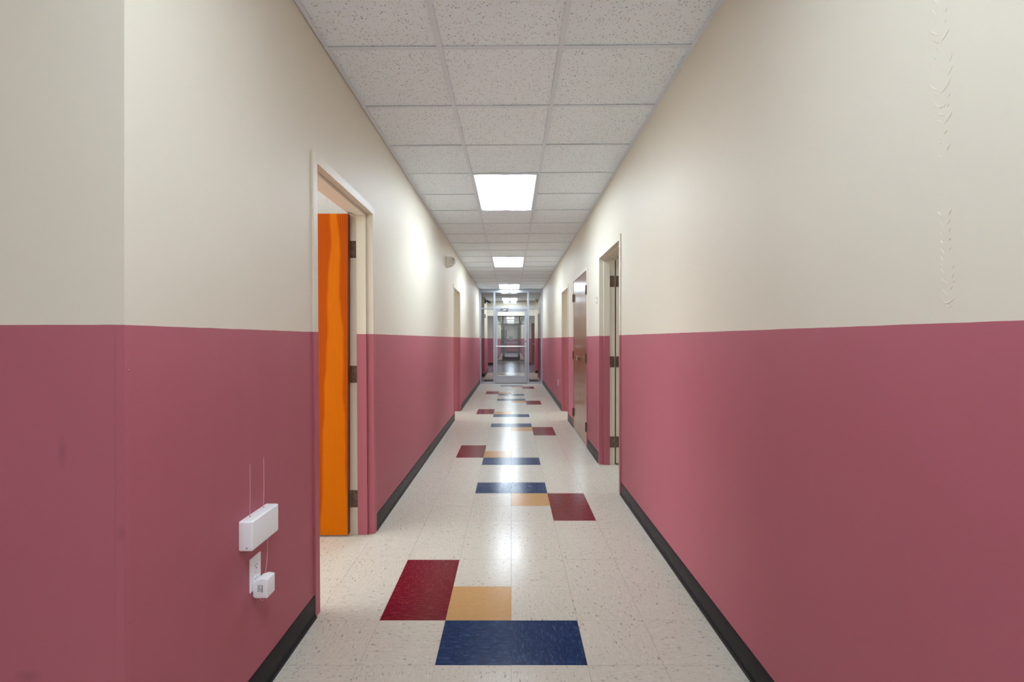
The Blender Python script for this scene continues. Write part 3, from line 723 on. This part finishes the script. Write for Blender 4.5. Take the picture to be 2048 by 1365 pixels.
# duplex outlet under it
ol = build('wall_outlet', MB().box(XW, XW + .005, 1.689, 1.762, .404, .523), M_white, dowarp=False, bevel=.0022, seg=2, smooth=True,
           label='white duplex outlet plate below the transmitter box', cat='outlet')
for zc in (.487, .440):
    q = MB().box(XW + .005, XW + .0066, 1.709, 1.742, zc - .014, zc + .014)
    rc = build('receptacle', q, M_white, ol, dowarp=False, bevel=.001, seg=1)
    q = MB().box(XW + .0064, XW + .0070, 1.7185, 1.7203, zc - .002, zc + .006).box(XW + .0064, XW + .0070, 1.7305, 1.7323, zc - .002, zc + .006)
    q.cyl((XW + .0064, 1.7255, zc - .008), (XW + .0070, 1.7255, zc - .008), .0026, 10); build('slot', q, M_dark, rc, dowarp=False)
q = MB(); q.cyl((XW + .005, 1.7255, .4635), (XW + .0062, 1.7255, .4635), .003, 10); build('screw', q, M_ivory, ol, dowarp=False)
# plug-in adapter
xa = XW + .0068
q = MB(); xf = xa + .052; ya, yb2, za, zb = 1.702, 1.757, .381, .447
prof = [(xa, za + .004), (xa + .010, za), (xf, za), (xf, zb), (xa + .030, zb + .003), (xa + .010, zb - .004), (xa, zb - .016)]
q.extrude_y(prof, ya, yb2)
ad = build('power_adapter', q, M_white, dowarp=False, bevel=.0025, seg=3, smooth=True, label='small white plug-in power adapter in the outlet, with a pale cord', cat='power adapter')
q = MB()
for i in range(7):
    w_ = random.uniform(.009, .014); zc = .426 - i * .0036; q.box(xa + .017, xa + .017 + w_, ya - .0003, ya + .0004, zc, zc + .0017)
q.box(xa + .031, xa + .0355, ya - .0003, ya + .0004, .402, .428)
build('rating_print', q, M_print, ad, dowarp=False, label='fine grey rating print')
q = MB(); q.tube([(XW + .025, 1.762, z0 + .002), (XW + .024, 1.772, z0 - .02), (XW + .020, 1.779, z0 - .06), (XW + .018, 1.778, .47), (XW + .012, 1.774, .42), (XW + .010, 1.76, .385), (XW + .016, 1.735, .362), (XW + .030, 1.726, .358), (XW + .034, 1.728, .372), (XW + .034, 1.73, .383)], .0012, 8)
build('cord', q, M_pinkwire, ad, dowarp=False, smooth=True, label='pale thin cord')
# motion sensor high on the left wall
xs = -W - .0065 * 2.4; ys = 6.98; zs = 2.43
ms = empty('motion_sensor', (xs, ys, zs - .1), label='ivory half-round motion sensor high on the left wall', cat='sensor')
q = MB(); q.extrude_y([(xs, zs - .075), (xs + .014, zs - .082), (xs + .014, zs + .068), (xs, zs + .068)], ys - .075, ys + .075)
build('back_plate', q, M_ivory, ms, dowarp=False, bevel=.004, seg=2, smooth=True)
q = MB(); N = 10; ring = []
lev = [(-.074, .050), (-.055, .085), (-.02, .112), (.03, .118), (.055, .105), (.066, .07)]
vs = []; fs = []
for (dz, rr) in lev:
    for i in range(N + 1):
        t = -math.pi / 2 + math.pi * i / N; vs.append((xs + .012 + rr * math.cos(t), ys + .072 * math.sin(t) * (.6 + .4 * rr / .118), zs + dz))
for l in range(len(lev) - 1):
    for i in range(N): a_ = l * (N + 1) + i; fs.append([a_, a_ + 1, a_ + N + 2, a_ + N + 1])
fs.append(list(range(N + 1))[::-1]); fs.append([(len(lev) - 1) * (N + 1) + i for i in range(N + 1)]); fs.append([l * (N + 1) for l in range(len(lev))] + [l * (N + 1) + N for l in reversed(range(len(lev)))])
q.add(vs, fs); build('dome', q, M_ivory, ms, dowarp=False, smooth=True)
q = MB()
for i in range(5): q.box(xs + .06 + .012 * i, xs + .065 + .012 * i, ys - .078 + .006 * i, ys - .06, zs - .03 + .012 * i, zs + .045)
build('louvre', q, M_ivory, ms, dowarp=False)
q = MB(); q.cyl((xs + .085, ys - .052, zs - .052), (xs + .088, ys - .064, zs - .054), .010, 14)
build('lens', q, M_white, ms, dowarp=False, label='white lens')
# room number plaque, right wall, beyond the near right doorway
q = MB().box(W - .006, W, 5.11, 5.165, 1.685, 1.755)
pl = build('wall_plaque', q, M_ivory, bevel=.001, seg=1, label='tiny ivory plaque on the right wall between near doorway and closet', cat='plaque')
for za_, zb_ in ((1.742, 1.751), (1.689, 1.700)): build('strip', MB().box(W - .0072, W - .0058, 5.114, 5.161, za_, zb_), M_print, pl, label='darker strip')
# outlet and doorway latch guard far on the right wall
o2 = build('wall_outlet', MB().box(W - .005, W, 9.33, 9.40, .40, .515), M_white, bevel=.0015, seg=1, label='white outlet plate low on the far right wall near the partition', cat='outlet')
for zc in (.435, .48): build('receptacle', MB().box(W - .0065, W - .005, 9.348, 9.382, zc - .014, zc + .014), M_white, o2)
q = MB().box(W - .005, W, 8.79, 8.83, 1.585, 1.64)
build('wall_plaque', q, M_ivory, bevel=.001, seg=1, label='tiny ivory plaque beside the far right doorway', cat='plaque')
# black floor mat behind the partition
mt = build('floor_mat', MB().box(-.86, .84, 14.36, 15.38, .0005, .009), M_mat, dowarp=False, bevel=.003, seg=1, label='black rubber-backed floor mat just behind the glazed partition', cat='floor mat')
rn = build('floor_runner', MB().box(-.52, .52, 29.3, 44.8, .0005, .008), M_runner, dowarp=False, label='slate grey carpet runner down the farthest corridor', cat='carpet runner')
# black bracket speaker/camera high on the left beyond the partition
xv = -W - .017
cmr = empty('security_camera', (xv, 16.9, 2.55), label='black camera on a bracket high on the left wall behind the partition', cat='camera')
q = MB(); q.extrude_y([(xv, 2.56), (xv + .05, 2.565), (xv + .04, 2.68), (xv + .015, 2.75), (xv, 2.75)], 16.82, 16.95); build('bracket', q, M_black, cmr, dowarp=False, bevel=.004, seg=1)
q = MB(); q.cyl((xv + .03, 16.88, 2.62), (xv + .10, 16.86, 2.64), .014, 10); build('arm', q, M_black, cmr, dowarp=False)
q = MB(); q.cyl((xv + .08, 16.90, 2.65), (xv + .19, 16.78, 2.58), .036, 16, .028); build('body', q, M_black, cmr, dowarp=False, smooth=True)
cr = build('card_reader', MB().box(xv + .004, xv + .03, 16.83, 16.97, 2.05, 2.11).box(xv + .004, xv + .03, 16.83, 16.97, 2.125, 2.18).box(xv + .004, xv + .02, 16.84, 16.96, 2.10, 2.13), M_black, dowarp=False, bevel=.003, seg=1,
           label='small black two-part box on the left wall below the black camera', cat='wall box')
# emergency light high on the right wall beyond the partition
el = empty('emergency_light', (W, 16.85, 2.55), label='ivory twin-head emergency light high on the right beyond the partition', cat='emergency light')
build('case', MB().box(W - .10, W + .0, 16.3, 16.5 - .02, 2.56, 2.66), M_ivory, el, dowarp=False, bevel=.01, seg=2)
for y in (16.33, 16.45):
    q = MB(); q.cyl((W - .06, y, 2.66), (W - .075, y - .03, 2.705), .03, 14, .036); build('lamp_head', q, M_white, el, dowarp=False, smooth=True)
# things in the farthest corridor
cb = build('wall_cabinet', MB().box(-.215, .13, 45.86, 46.0, 1.16, 1.58), M_grey, dowarp=False, bevel=.008, seg=1, label='small grey metal cabinet in the middle of the end wall', cat='cabinet')
build('door', MB().box(-.195, .11, 45.852, 45.86, 1.19, 1.55), M_grey, cb, dowarp=False)
build('wall_thermostat', MB().box(-.37, -.29, 45.97, 46.0, 1.63, 1.70), M_grey, dowarp=False, bevel=.005, seg=1, label='tiny grey thermostat between olive door and grey cabinet', cat='thermostat')
e2 = empty('emergency_light', (0, 45.95, 2.4), label='white emergency light high on the end wall', cat='emergency light')
build('case', MB().box(-.12, .12, 45.9, 46.0, 2.44, 2.53), M_white, e2, dowarp=False, bevel=.01, seg=1)
for x in (-.09, .09):
    q = MB(); q.cyl((x, 45.93, 2.53), (x, 45.88, 2.57), .04, 14, .045); build('lamp_head', q, M_white, e2, dowarp=False, smooth=True)
c2 = empty('dome_camera', (.74, 38, 2.66), label='small black dome camera hanging near the ceiling of the farthest corridor', cat='camera')
q = MB(); q.cyl((.74, 38, 2.60), (.74, 38, CEIL), .02, 10); build('stem', q, M_black, c2, dowarp=False)
q = MB(); q.cyl((.74, 38, 2.50), (.74, 38, 2.60), .05, 16, .075); build('dome', q, M_black, c2, dowarp=False, smooth=True)
